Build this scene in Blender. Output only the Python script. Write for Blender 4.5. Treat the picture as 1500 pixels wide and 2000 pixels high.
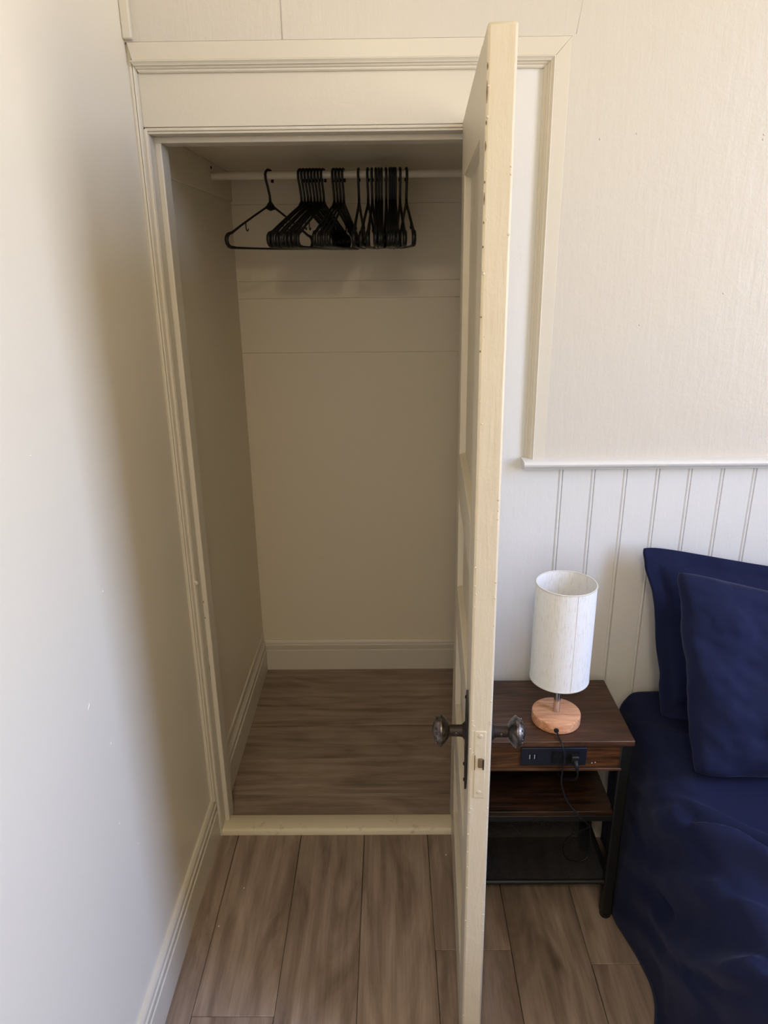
import bpy, bmesh, math, random
from mathutils import Vector, Matrix, noise

random.seed(7)
sc = bpy.context.scene
for o in list(bpy.data.objects):
    bpy.data.objects.remove(o, do_unlink=True)
COL = sc.collection
PI = math.pi
R = math.radians

# ------------------------------------------------------------------ camera
CAM = Vector((0.0, -1.787, 1.70))
YAW, PITCH, ROLL, FPX = R(-0.5528), R(19.3262), R(0.6343), 1396.73
cy, sy, cp, sp = math.cos(YAW), math.sin(YAW), math.cos(PITCH), math.sin(PITCH)
fwd = Vector((sy * cp, cy * cp, -sp)); rgt = Vector((cy, -sy, 0.0)); dwn = fwd.cross(rgt)
r2 = rgt * math.cos(ROLL) + dwn * math.sin(ROLL)
d2 = -rgt * math.sin(ROLL) + dwn * math.cos(ROLL)
cd = bpy.data.cameras.new('camera'); cam = bpy.data.objects.new('camera', cd); COL.objects.link(cam)
m = Matrix.Identity(4)
for i in range(3):
    m[i][0], m[i][1], m[i][2], m[i][3] = r2[i], -d2[i], -fwd[i], CAM[i]
cam.matrix_world = m
cd.sensor_fit = 'VERTICAL'; cd.sensor_height = 36.0; cd.lens = FPX / 2000 * 36.0
cd.clip_start = 0.02
sc.camera = cam

# ------------------------------------------------------------------ world, window light, exposure
SKY = 5.8
WIN = dict(x=2.08, y0=-1.82, y1=-1.06, z0=0.95, z1=2.98)
w = bpy.data.worlds.new('world'); sc.world = w; w.use_nodes = True
nt = w.node_tree; nt.nodes.clear()
out = nt.nodes.new('ShaderNodeOutputWorld'); bg = nt.nodes.new('ShaderNodeBackground')
tc = nt.nodes.new('ShaderNodeTexCoord'); sx = nt.nodes.new('ShaderNodeSeparateXYZ')
mr = nt.nodes.new('ShaderNodeMapRange'); mr.inputs[1].default_value = -1; mr.inputs[2].default_value = 1
rp = nt.nodes.new('ShaderNodeValToRGB')
nt.links.new(tc.outputs['Generated'], sx.inputs[0]); nt.links.new(sx.outputs[2], mr.inputs[0])
nt.links.new(mr.outputs[0], rp.inputs[0]); nt.links.new(rp.outputs[0], bg.inputs[0]); nt.links.new(bg.outputs[0], out.inputs[0])
e = rp.color_ramp.elements
e[0].position = 0.485; e[0].color = (0.78, 0.70, 0.56, 1)      # sunlit ground and houses outside
e[1].position = 0.515; e[1].color = (0.75, 0.88, 1.15, 1)       # hazy horizon
n3 = e.new(0.80); n3.color = (0.52, 0.74, 1.38, 1)
bg.inputs[1].default_value = SKY
ld = bpy.data.lights.new('window_portal', 'AREA'); ld.shape = 'RECTANGLE'
ld.size = WIN['y1'] - WIN['y0']; ld.size_y = WIN['z1'] - WIN['z0']; ld.cycles.is_portal = True
lo = bpy.data.objects.new('window_portal', ld); COL.objects.link(lo)
lo.location = (WIN['x'] + 0.06, (WIN['y0'] + WIN['y1']) / 2, (WIN['z0'] + WIN['z1']) / 2)
lo.rotation_euler = (R(90), 0, R(90))
# warm fill lamp, unseen behind the viewer, added to brighten the closet
FILL_LAMP = (-0.05, -2.60, 2.75)
ld = bpy.data.lights.new('added_fill_light', 'AREA'); ld.shape = 'DISK'; ld.size = 0.34; ld.energy = 8.2; ld.color = (1.0, 0.84, 0.62)
lo = bpy.data.objects.new('added_fill_light', ld); COL.objects.link(lo); lo.location = FILL_LAMP
sc.cycles.adaptive_threshold = 0.025
sc.cycles.caustics_reflective = False
sc.cycles.caustics_refractive = False
sc.cycles.glossy_bounces = 2
sc.view_settings.view_transform = 'Standard'
sc.view_settings.look = 'None'
sc.view_settings.gamma = 1.0
sc.view_settings.use_curve_mapping = False
sc.view_settings.exposure = 1.60

# ------------------------------------------------------------------ materials
def lin(r, g, b):
    f = lambda c: c / 12.92 if c <= 0.04045 else ((c + 0.055) / 1.055) ** 2.4
    return (f(r / 255), f(g / 255), f(b / 255), 1.0)

def base_mat(name, col, rough=0.5, spec=0.5, metal=0.0, sheen=0.0):
    mt = bpy.data.materials.new(name); mt.use_nodes = True
    b = mt.node_tree.nodes['Principled BSDF']
    b.inputs['Base Color'].default_value = col
    b.inputs['Roughness'].default_value = rough
    b.inputs['Specular IOR Level'].default_value = spec
    b.inputs['Metallic'].default_value = metal
    b.inputs['Sheen Weight'].default_value = sheen
    return mt, mt.node_tree, b

def nnode(t, typ, **kw):
    n = t.nodes.new(typ)
    for k, v in kw.items():
        setattr(n, k, v)
    return n

def coords(t, scale=(1, 1, 1), rnd=False):
    c = nnode(t, 'ShaderNodeTexCoord'); mp = nnode(t, 'ShaderNodeMapping')
    mp.inputs['Scale'].default_value = scale
    t.links.new(c.outputs['Object'], mp.inputs['Vector'])
    if rnd:
        oi = nnode(t, 'ShaderNodeObjectInfo'); ml = nnode(t, 'ShaderNodeMath', operation='MULTIPLY'); ml.inputs[1].default_value = 37.0
        cb = nnode(t, 'ShaderNodeCombineXYZ')
        t.links.new(oi.outputs['Random'], ml.inputs[0])
        for k in range(3):
            t.links.new(ml.outputs[0], cb.inputs[k])
        t.links.new(cb.outputs[0], mp.inputs['Location'])
    return mp.outputs[0]

def noise_tex(t, vec, scale, detail=3, rough=0.5, dist=0.0):
    n = nnode(t, 'ShaderNodeTexNoise')
    n.inputs['Scale'].default_value = scale; n.inputs['Detail'].default_value = detail
    n.inputs['Roughness'].default_value = rough; n.inputs['Distortion'].default_value = dist
    t.links.new(vec, n.inputs['Vector'])
    return n.outputs[0]

def bump(t, b, height, strength, dist, prev=None):
    bp = nnode(t, 'ShaderNodeBump'); bp.inputs['Strength'].default_value = strength; bp.inputs['Distance'].default_value = dist
    t.links.new(height, bp.inputs['Height'])
    if prev is not None:
        t.links.new(prev, bp.inputs['Normal'])
    t.links.new(bp.outputs[0], b.inputs['Normal'])
    return bp.outputs[0]

def ramp(t, fac, stops):
    r = nnode(t, 'ShaderNodeValToRGB'); el = r.color_ramp.elements
    el[0].position, el[0].color = stops[0]; el[1].position, el[1].color = stops[-1]
    for p, c in stops[1:-1]:
        q = el.new(p); q.color = c
    t.links.new(fac, r.inputs[0])
    return r.outputs[0]

def mix(t, fac, a, b, mode='MIX'):
    mx = nnode(t, 'ShaderNodeMix', data_type='RGBA', blend_type=mode)
    if isinstance(fac, float): mx.inputs[0].default_value = fac
    else: t.links.new(fac, mx.inputs[0])
    for k, v in ((6, a), (7, b)):
        if isinstance(v, tuple): mx.inputs[k].default_value = v
        else: t.links.new(v, mx.inputs[k])
    return mx.outputs[2]

CREAM = lin(232, 225, 210)
def paint(name, col=CREAM, rough=0.42, fine=0.12, lump=0.10, spec=0.4, drip=0.0, dirt=None):
    mt, t, b = base_mat(name, col, rough, spec)
    v = coords(t)
    n = bump(t, b, noise_tex(t, v, 16, 3, 0.55), lump, 0.012)
    n = bump(t, b, noise_tex(t, v, 190, 2, 0.6), fine, 0.0016, n)
    if drip:
        v2 = coords(t, (55, 55, 7))
        n = bump(t, b, noise_tex(t, v2, 1.0, 3, 0.6, 0.4), drip, 0.004, n)
    if dirt:
        d = ramp(t, noise_tex(t, v, 26, 5, 0.65), [(0.60, (0, 0, 0, 1)), (0.72, (1, 1, 1, 1))])
        t.links.new(mix(t, d, col, dirt), b.inputs['Base Color'])
    return mt

M = {}
M['wall'] = paint('cream_wall_paint', rough=0.40, fine=0.10, lump=0.05)
M['plaster'] = paint('cream_plaster', lin(209, 203, 192), rough=0.36, fine=0.22, lump=0.16, drip=0.22)
M['trim'] = paint('cream_trim_gloss', lin(215, 208, 193), 0.34, 0.14, 0.10)
M['bead'] = paint('white_beadboard_paint', lin(223, 222, 219), 0.34, 0.16, 0.12, drip=0.10)
M['door'] = paint('cream_door_paint', lin(203, 192, 169), 0.38, 0.22, 0.18, drip=0.35)
M['worn'] = paint('worn_threshold_paint', lin(214, 203, 176), 0.5, 0.25, 0.2, dirt=lin(186, 172, 144))
M['closet'] = paint('closet_wall_paint', lin(230, 220, 199), 0.45, 0.10, 0.08)
M['ceiling'] = paint('ceiling_paint', lin(238, 232, 216), 0.6, 0.1, 0.1)
M['rod'] = paint('rod_white_paint', lin(225, 216, 196), 0.3, 0.05, 0.05)

def plank_mat(name, dark, mid, light, rough=0.42):
    mt, t, b = base_mat(name, mid, rough, 0.35)
    v = coords(t, (0.9, 4.2, 1.0), rnd=True)
    big = noise_tex(t, v, 2.4, 5, 0.55, 1.6)
    v2 = coords(t, (3.0, 90.0, 1.0), rnd=True)
    grain = noise_tex(t, v2, 2.0, 4, 0.65, 0.3)
    v3 = coords(t, (1.2, 4.5, 1.0), rnd=True)
    cath = nnode(t, 'ShaderNodeTexWave', wave_type='RINGS'); cath.inputs['Scale'].default_value = 2.2
    cath.inputs['Distortion'].default_value = 7.0; cath.inputs['Detail'].default_value = 3; cath.inputs['Detail Scale'].default_value = 0.8
    t.links.new(v3, cath.inputs['Vector'])
    c1 = ramp(t, big, [(0.30, dark), (0.52, mid), (0.75, light)])
    c2 = ramp(t, grain, [(0.30, (0.66, 0.64, 0.62, 1)), (0.62, (1.05, 1.05, 1.05, 1))])
    c = mix(t, 0.38, c1, c2, 'MULTIPLY')
    v5 = coords(t, (1.3, 30.0, 1.0), rnd=True)
    stv = noise_tex(t, v5, 1.6, 4, 0.6, 0.5)
    c = mix(t, 0.55, c, ramp(t, stv, [(0.34, (0.70, 0.68, 0.66, 1)), (0.56, (1.04, 1.04, 1.04, 1))]), 'MULTIPLY')
    v6 = coords(t, (1.0, 2.1, 1.0), rnd=True)
    vo = nnode(t, 'ShaderNodeTexVoronoi'); vo.inputs['Scale'].default_value = 2.1; t.links.new(v6, vo.inputs['Vector'])
    c = mix(t, 0.75, c, ramp(t, vo.outputs['Distance'], [(0.02, (0.50, 0.46, 0.42, 1)), (0.07, (0.86, 0.84, 0.82, 1)), (0.14, (1, 1, 1, 1))]), 'MULTIPLY')
    c4 = ramp(t, cath.outputs[0], [(0.0, (0.80, 0.78, 0.76, 1)), (0.6, (1, 1, 1, 1))])
    c = mix(t, 0.65, c, c4, 'MULTIPLY')
    oi = nnode(t, 'ShaderNodeObjectInfo')
    tone = ramp(t, oi.outputs['Random'], [(0.0, (0.90, 0.90, 0.90, 1)), (1.0, (1.06, 1.06, 1.06, 1))])
    c = mix(t, 1.0, c, tone, 'MULTIPLY')
    t.links.new(c, b.inputs['Base Color'])
    bump(t, b, grain, 0.12, 0.001)
    return mt
M['plank'] = plank_mat('grey_brown_plank', lin(118, 102, 90), lin(150, 132, 118), lin(170, 152, 137))
M['gap'] = base_mat('plank_joint', lin(45, 36, 29), 0.8)[0]

def rustic(name, dark, mid, light, ax=(1, 12, 12), blotch=0.6, rough=0.35):
    mt, t, b = base_mat(name, mid, rough, 0.4)
    v = coords(t, ax); v1 = coords(t, (3, 7, 7))
    g = noise_tex(t, v, 7, 5, 0.65, 0.8)
    bl = noise_tex(t, v1, 1.6, 4, 0.6, 0.5)
    c1 = ramp(t, g, [(0.30, dark), (0.52, mid), (0.72, light)])
    c2 = ramp(t, bl, [(0.33, (0.35, 0.32, 0.30, 1)), (0.58, (1, 1, 1, 1))])
    t.links.new(mix(t, blotch, c1, c2, 'MULTIPLY'), b.inputs['Base Color'])
    bump(t, b, g, 0.08, 0.001)
    return mt
M['stand_top'] = rustic('dark_rustic_wood', lin(46, 30, 21), lin(76, 51, 36), lin(102, 72, 52), blotch=0.35)
M['stand_front'] = rustic('rustic_wood_edge', lin(40, 23, 13), lin(80, 50, 28), lin(118, 78, 46), blotch=0.9)
M['stand_shelf'] = rustic('shaded_shelf_wood', lin(24, 15, 9), lin(50, 31, 18), lin(78, 50, 30), blotch=0.9)  # front wood darkened, shade inside the stand painted into the colour
M['oak'] = rustic('light_oak', lin(186, 126, 88), lin(222, 164, 124), lin(240, 190, 152), ax=(1.5, 16, 16), blotch=0.0, rough=0.45)
M['black_metal'] = base_mat('black_powder_coat', lin(20, 20, 21), 0.45, 0.4)[0]
M['chrome'] = base_mat('brushed_chrome', lin(205, 205, 205), 0.16, 0.5, 1.0)[0]
M['black_plastic'] = base_mat('black_hanger_plastic', lin(13, 13, 15), 0.42, 0.4)[0]
M['cord'] = base_mat('black_cord_rubber', lin(20, 20, 22), 0.5, 0.4)[0]
M['panel_black'] = base_mat('black_outlet_plastic', lin(22, 26, 36), 0.4, 0.4)[0]
M['slot'] = base_mat('outlet_slot_black', lin(7, 7, 9), 0.6, 0.3)[0]
M['usb'] = base_mat('usb_contact_white', lin(200, 200, 205), 0.4)[0]
M['chip'] = base_mat('bare_wood_chip', lin(104, 84, 58), 0.8)[0]
M['crack'] = base_mat('dark_paint_crack', lin(62, 48, 34), 0.85)[0]
M['dust'] = base_mat('white_crumb', lin(225, 218, 205), 0.8)[0]

def old_metal():
    mt, t, b = base_mat('aged_bronze', lin(84, 76, 72), 0.38, 0.5, 0.85)
    v = coords(t); n = noise_tex(t, v, 90, 4, 0.65)
    t.links.new(ramp(t, n, [(0.35, lin(52, 45, 42)), (0.65, lin(122, 112, 106))]), b.inputs['Base Color'])
    bump(t, b, noise_tex(t, v, 260, 2, 0.6), 0.35, 0.001)
    return mt
M['bronze'] = old_metal()
M['dark_plate'] = base_mat('dark_bronze_plate', lin(50, 42, 41), 0.5, 0.4, 0.5)[0]

def fabric(name, col, weave=900, rough=0.85, sheen=0.25, wr=0.25):
    mt, t, b = base_mat(name, col, rough, 0.2, 0.0, sheen)
    b.inputs['Sheen Roughness'].default_value = 0.4
    b.inputs['Sheen Tint'].default_value = (0.5, 0.55, 0.8, 1)
    v = coords(t)
    n = bump(t, b, noise_tex(t, v, 22, 4, 0.55, 0.6), wr, 0.01)
    bump(t, b, noise_tex(t, v, weave, 1, 0.5), 0.12, 0.0006, n)
    return mt
M['navy'] = fabric('navy_bed_linen', lin(19, 25, 56), sheen=0.08, wr=0.10)

def linen():
    mt, t, b = base_mat('linen_shade_fabric', lin(246, 244, 240), 0.9, 0.15)
    v = coords(t, (420, 420, 38)); f = noise_tex(t, v, 1.0, 3, 0.6)
    v2 = coords(t, (60, 60, 700)); f2 = noise_tex(t, v2, 1.0, 2, 0.5)
    c = ramp(t, f, [(0.28, lin(228, 223, 213)), (0.46, lin(248, 247, 244))])
    c = mix(t, 0.4, c, ramp(t, f2, [(0.3, (0.93, 0.92, 0.91, 1)), (0.55, (1, 1, 1, 1))]), 'MULTIPLY')
    t.links.new(c, b.inputs['Base Color'])
    bump(t, b, f, 0.2, 0.001)
    tr = nnode(t, 'ShaderNodeBsdfTranslucent'); t.links.new(c, tr.inputs[0])
    ms = nnode(t, 'ShaderNodeMixShader'); ms.inputs[0].default_value = 0.16
    o = t.nodes['Material Output']
    t.links.new(b.outputs[0], ms.inputs[1]); t.links.new(tr.outputs[0], ms.inputs[2]); t.links.new(ms.outputs[0], o.inputs[0])
    return mt
M['linen'] = linen()
M['shade_rim'] = base_mat('shade_rim_tape', lin(214, 209, 198), 0.8)[0]

# ------------------------------------------------------------------ mesh helpers
class MB:
    def __init__(s): s.v, s.f = [], []
    def box(s, x0, x1, y0, y1, z0, z1):
        k = len(s.v)
        s.v += [(x, y, z) for z in (z0, z1) for (x, y) in ((x0, y0), (x1, y0), (x1, y1), (x0, y1))]
        s.f += [tuple(k + i for i in q) for q in ((3, 2, 1, 0), (4, 5, 6, 7), (0, 1, 5, 4), (1, 2, 6, 5), (2, 3, 7, 6), (3, 0, 4, 7))]
        return s
    def prism(s, prof, a, b):
        """prof: closed list of points; a, b: functions profile point -> 3D point at both ends"""
        k, n = len(s.v), len(prof)
        s.v += [tuple(a(*q)) for q in prof] + [tuple(b(*q)) for q in prof]
        for i in range(n):
            j = (i + 1) % n
            s.f.append((k + i, k + j, k + n + j, k + n + i))
        s.f.append(tuple(k + i for i in reversed(range(n)))); s.f.append(tuple(k + n + i for i in range(n)))
        return s
    def tube(s, pts, rad, n=8, closed=False, flat=1.0, up=Vector((0, 0, 1))):
        pts = [Vector(q) for q in pts]; L = len(pts)
        rr = rad if isinstance(rad, (list, tuple)) else [rad] * L
        k = len(s.v); ref = None
        for i, q in enumerate(pts):
            a = pts[(i - 1) % L] if (closed or i > 0) else q
            c = pts[(i + 1) % L] if (closed or i < L - 1) else q
            t = (c - a).normalized()
            if ref is None:
                ref = up if abs(t.dot(up)) < 0.95 else Vector((1, 0, 0))
            u = (ref - t * ref.dot(t)).normalized(); ref = u
            vv = t.cross(u)
            for j in range(n):
                an = 2 * PI * j / n
                s.v.append(tuple(q + u * math.cos(an) * rr[i] + vv * math.sin(an) * rr[i] * flat))
        for i in range(L if closed else L - 1):
            i2 = (i + 1) % L
            for j in range(n):
                j2 = (j + 1) % n
                s.f.append((k + i * n + j, k + i * n + j2, k + i2 * n + j2, k + i2 * n + j))
        if not closed:
            s.f.append(tuple(k + j for j in reversed(range(n)))); s.f.append(tuple(k + (L - 1) * n + j for j in range(n)))
        return s
    def lathe(s, prof, n=32, ax='z', o=(0, 0, 0), sgn=1, caps=True):
        k = len(s.v); O = Vector(o)
        for r, h in prof:
            for j in range(n):
                an = 2 * PI * j / n; c, q = r * math.cos(an), r * math.sin(an)
                p = {'z': (c, q, h * sgn), 'x': (h * sgn, c, q), 'y': (c, h * sgn, q)}[ax]
                s.v.append(tuple(O + Vector(p)))
        for i in range(len(prof) - 1):
            for j in range(n):
                j2 = (j + 1) % n
                s.f.append((k + i * n + j, k + i * n + j2, k + (i + 1) * n + j2, k + (i + 1) * n + j))
        if caps:
            s.f.append(tuple(k + j for j in reversed(range(n)))); s.f.append(tuple(k + (len(prof) - 1) * n + j for j in range(n)))
        return s
    def build(s, name, mat, parent=None, bev=0.0, smooth=False, seg=2, wobble=0.0):
        me = bpy.data.meshes.new(name); me.from_pydata(s.v, [], s.f); me.update()
        bm = bmesh.new(); bm.from_mesh(me); bmesh.ops.recalc_face_normals(bm, faces=bm.faces); bm.to_mesh(me); bm.free()
        me.materials.append(M[mat] if isinstance(mat, str) else mat)
        o = bpy.data.objects.new(name, me); COL.objects.link(o)
        if parent is not None: o.parent = parent
        if bev:
            md = o.modifiers.new('bevel', 'BEVEL'); md.width = bev; md.segments = seg; md.limit_method = 'ANGLE'; md.angle_limit = R(40)
            md.harden_normals = False
        if smooth or bev:
            for p in me.polygons: p.use_smooth = True
            if bev or smooth == 'auto':
                me.set_sharp_from_angle(angle=R(38))
        return o

def empty(name, loc=(0, 0, 0), rot=(0, 0, 0)):
    o = bpy.data.objects.new(name, None); COL.objects.link(o); o.location = loc; o.rotation_euler = rot
    o.empty_display_size = 0.05
    return o
def tag(o, label=None, cat=None, group=None, kind=None):
    if label: o['label'] = label
    if cat: o['category'] = cat
    if group: o['group'] = group
    if kind: o['kind'] = kind
    return o
def struct(o, label, cat): return tag(o, label, cat, kind='structure')
def box(name, mat, parent, *b, bev=0.0): return MB().box(*b).build(name, mat, parent, bev)

# ------------------------------------------------------------------ room shell
XL, XR, YB, ZC = -0.56, 2.08, -3.30, 3.15
# floor: slab under separate planks
fl = box('floor', 'gap', None, XL - 0.1, XR + 0.1, YB - 0.1, 0.0, -0.06, -0.004)
struct(fl, 'grey brown wood plank floor of the bedroom', 'floor')
PW = 0.1980
def plank(parent, cx, cyy, ln, wd, rot):
    mb = MB().box(-ln / 2, ln / 2, -wd / 2 + 0.0005, wd / 2 - 0.0005, -0.010, 0.0)
    o = mb.build('plank', 'plank', parent, bev=0.0012, seg=1)
    o.location = (cx, cyy, 0.0); o.rotation_euler = (0, 0, rot)
    return o
ends = {0: [-0.575, -1.795], 3: [-0.402, -1.62], 5: [-0.442, -1.66], -1: [-1.05], 1: [-1.0, -2.2], 2: [-0.85, -2.05], 4: [-1.25, -2.45]}
for k in range(-1, 17):
    x0 = -0.486 + PW * k; x1 = min(x0 + PW, XR); x0 = max(x0, XL)
    if x1 - x0 < 0.02: continue
    cuts = [0.0] + ends.get(k, [-(0.35 + (k * 0.37) % 0.9), -(1.57 + (k * 0.37) % 0.9)]) + [YB]
    for a, b in zip(cuts[:-1], cuts[1:]):
        plank(fl, (x0 + x1) / 2, (a + b) / 2, abs(a - b) - 0.001, x1 - x0, R(90))
# left wall
wl = MB().box(XL - 0.12, XL, YB, 0.10, 0.0, ZC).build('wall_left', 'wall', None)
struct(wl, 'cream painted left wall beside the closet opening', 'wall')
for (yy, zz, l, an) in ((-0.662, 0.93, 0.016, 35), (-0.53, 1.10, 0.006, 80), (-0.60, 0.80, 0.008, 60), (-0.71, 1.42, 0.004, 0), (-0.62, 0.62, 0.005, 20), (-0.55, 0.50, 0.004, 70)):
    c, s_ = math.cos(R(an)) * l / 2, math.sin(R(an)) * l / 2
    MB().tube([(XL, yy - c, zz - s_), (XL, yy, zz), (XL, yy + c, zz + s_)], [0.0006, 0.0016, 0.0006], 6).build('paint_blob', 'wall', wl, smooth=True)
# baseboard profile: (out, z)
def base_prof(h=0.142, t=0.016):
    return [(0, 0), (t, 0), (t, h - 0.048), (t - 0.0035, h - 0.045), (t - 0.0015, h - 0.041), (t - 0.0015, h - 0.024), (t - 0.0055, h - 0.020), (t - 0.004, h - 0.017), (t - 0.006, h - 0.006), (t - 0.011, h), (0, h)]
b = MB().prism(base_prof(), lambda o, z: (XL + o, 0.0, z), lambda o, z: (XL + o, YB, z)).build('baseboard_left', 'trim', None, smooth='auto')
struct(b, 'cream moulded baseboard running along the left wall', 'baseboard')

# back wall core
wb = MB()
wb.box(0.21, XR, 0.006, 0.10, 0.0, 1.25)
wb.box(0.3936, XR, -0.018, 0.10, 1.20, ZC)
wb.box(XL, 0.3936, -0.018, 0.10, 2.1474, ZC)
wb.box(XL, 0.39, 0.006, 0.10, 1.99, 2.1495)
wb.box(0.21, 0.39, 0.006, 0.10, 1.25, 1.99)
wb = wb.build('wall_back', 'plaster', None)
struct(wb, 'cream textured plaster wall around the closet and above the bed', 'wall')
# vertical joint strips in the plaster
for (pts, rr) in (([(-0.222, -0.0175, 2.146), (-0.222, -0.0175, ZC)], 0.0016), ([(0.402, -0.0172, 2.15), (0.42, -0.0172, 2.26), (0.425, -0.0172, ZC)], 0.0013)):
    MB().tube(pts, rr, 10).build('plaster_ridge', 'plaster', wb, smooth=True)
for (x, z) in ((0.55, 1.96), (0.60, 1.55), (0.83, 1.955), (0.83, 1.945), (0.79, 1.62), (0.47, 1.95)):
    MB().lathe([(0.0005, -0.0012), (0.0018, -0.0006), (0.0026, 0.0)], 8, 'y', (x, -0.018, z)).build('paint_blob', 'plaster', wb, smooth=True)
# right wall with window, rear wall, ceiling
W = WIN
wr = MB()
wr.box(XR, XR + 0.14, YB, W['y0'], 0, ZC); wr.box(XR, XR + 0.14, W['y1'], 0.10, 0, ZC)
wr.box(XR, XR + 0.14, W['y0'], W['y1'], 0, W['z0']); wr.box(XR, XR + 0.14, W['y0'], W['y1'], W['z1'], ZC)
struct(wr.build('wall_right', 'wall', None), 'cream right wall with the window', 'wall')
struct(box('ceiling', 'ceiling', None, XL - 0.12, XR + 0.14, YB - 0.12, 0.10, ZC, ZC + 0.1), 'white room ceiling', 'ceiling')
wn = empty('window_1', (XR, (W['y0'] + W['y1']) / 2, W['z0'])); struct(wn, 'sash window in the right wall lighting the room', 'window')
f = MB(); hw = (W['y1'] - W['y0']) / 2; hh = W['z1'] - W['z0']
f.box(-0.01, 0.05, -hw, -hw + 0.03, 0, hh); f.box(-0.01, 0.05, hw - 0.03, hw, 0, hh); f.box(-0.01, 0.05, -hw, hw, 0, 0.03); f.box(-0.01, 0.05, -hw, hw, hh - 0.03, hh); f.box(0.0, 0.04, -hw, hw, hh / 2 - 0.015, hh / 2 + 0.015)
f.build('window_frame', 'trim', wn)
struct(box('wall_rear', 'wall', None, XL - 0.12, XR + 0.14, YB - 0.12, YB, 0, ZC), 'cream rear wall behind the viewer', 'wall')
cl = MB().lathe([(0.02, 0.0), (0.17, -0.004), (0.185, -0.02), (0.185, -0.05), (0.178, -0.052), (0.176, -0.022), (0.02, -0.016)], 40, 'z', (FILL_LAMP[0], FILL_LAMP[1], FILL_LAMP[2] + 0.07)).build('added_fill_pendant', 'ceiling', None, smooth='auto')  # made-up fixture for the added fill light, out of view
tag(cl, 'round white pendant added as a fill lamp, unseen behind the viewer', 'lamp')
MB().tube([(FILL_LAMP[0], FILL_LAMP[1], FILL_LAMP[2] + 0.06), (FILL_LAMP[0], FILL_LAMP[1], ZC)], 0.004, 8).build('lamp_cord', 'ceiling', cl, smooth='auto')  # cord of the added pendant, unseen

# ------------------------------------------------------------------ door casing (trim_1)
t1 = empty('trim_1', (0, 0, 0)); struct(t1, 'cream painted casing and jamb of the closet doorway', 'trim')
box('head_board', 'trim', t1, -0.5452, 0.1925, 0.0, 0.02, 1.987, 2.094, bev=0.0015)
box('head_bead', 'trim', t1, -0.543, 0.20, -0.002, 0.02, 1.979, 1.986, bev=0.002)
box('head_jamb', 'trim', t1, -0.545, 0.21, 0.002, 0.10, 1.974, 1.9795, bev=0.001)
box('head_stop', 'trim', t1, -0.545, 0.21, 0.040, 0.098, 1.961, 1.9745, bev=0.002)
MB().prism([(0.192, 0.0), (0.437, 0.0), (0.437, 1.192), (0.352, 1.192), (0.352, 2.094), (0.192, 2.094)], lambda x, z: (x, 0.0, z), lambda x, z: (x, 0.006, z)).build('side_board', 'bead', t1, bev=0.0008)
box('right_jamb', 'trim', t1, 0.186, 0.212, 0.002, 0.10, 0.0, 1.9745, bev=0.0015)
box('left_jamb', 'trim', t1, -0.56, -0.5355, 0.002, 0.10, 0.0, 1.9745, bev=0.0015)
box('left_stop', 'trim', t1, -0.536, -0.521, 0.040, 0.098, 0.0, 1.962, bev=0.0025)
box('left_bead', 'trim', t1, -0.5455, -0.5365, -0.004, 0.012, 0.0, 1.984, bev=0.003)
# corner batten standing on the baseboard
cbp = [(0, 0), (0, -0.013), (0.004, -0.0145), (0.008, -0.013), (0.0088, -0.009), (0.0096, -0.0125), (0.013, -0.0115), (0.0155, -0.006), (0.0155, 0)]
MB().prism(cbp, lambda x, y: (XL + x, y, 0.138), lambda x, y: (XL + x, y, 2.144)).build('corner_batten', 'trim', t1, smooth='auto')
box('corner_batten', 'trim', t1, XL, XL + 0.020, -0.032, -0.017, 2.150, ZC, bev=0.003)
# strike mortise, nails and paint cracks on the left jamb
MB().lathe([(0.0010, -0.0030), (0.004, -0.0026), (0.0062, -0.001), (0.007, 0.0)], 12, 'y', (-0.535, -0.003, 0.872)).build('paint_lump', 'trim', t1, smooth=True)
for (z0, z1, xx) in ((0.62, 0.665, 0.0), (0.56, 0.60, 0.0004), (0.535, 0.55, 0.0), (0.74, 0.746, 0.004), (0.79, 0.797, 0.004), (1.83, 1.85, -0.001), (1.76, 1.775, -0.0005)):
    MB().tube([(-0.5362 + xx, 0.0395, z0), (-0.5358 + xx, 0.0393, (z0 + z1) / 2), (-0.5364 + xx, 0.0395, z1)], [0.0004, 0.0010, 0.0004], 5).build('paint_crack', 'crack', t1)

# threshold (trim_2)
tp = [(-0.003, 0), (-0.003, 0.014), (0.001, 0.0195), (0.006, 0.021), (0.058, 0.022), (0.064, 0.018), (0.064, 0)]
th = MB().prism(tp, lambda y, z: (-0.5445, y, z), lambda y, z: (0.192, y, z)).build('trim_2', 'worn', None, smooth='auto')
struct(th, 'worn cream wooden threshold across the closet doorway', 'threshold')
# outer frame (trim_3): flat boards plus mitred moulding
t3 = empty('trim_3', (0, 0, 0)); struct(t3, 'raised cream frame with stepped moulding around the doorway', 'trim')
FX = 0.393
MB().prism([(XL + 0.012, 2.1115), (0.3605, 2.1115), (FX, 2.1465), (XL + 0.004, 2.1465)], lambda x, z: (x, -0.0215, z), lambda x, z: (x, 0.006, z)).build('frame_board', 'trim', t3, bev=0.0015)
MB().prism([(0.3605, 2.1115), (FX, 2.1465), (FX, 1.212), (0.3625, 1.212)], lambda x, z: (x, -0.0215, z), lambda x, z: (x, 0.006, z)).build('frame_board', 'trim', t3, bev=0.0015)
mp_ = [(0.0, 0.004), (0.0, -0.005), (0.0025, -0.0075), (0.006, -0.0075), (0.0075, -0.0115), (0.0105, -0.013), (0.0118, -0.0185), (0.0145, -0.019), (0.0185, -0.0235), (0.0205, -0.0225), (0.0205, 0.004)]
MB().prism(mp_, lambda o, y: (XL + 0.020 - 0.6 * o, y, 2.0915 + o), lambda o, y: (0.3405 + o, y, 2.0915 + o)).build('moulding', 'trim', t3, smooth='auto')
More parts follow.
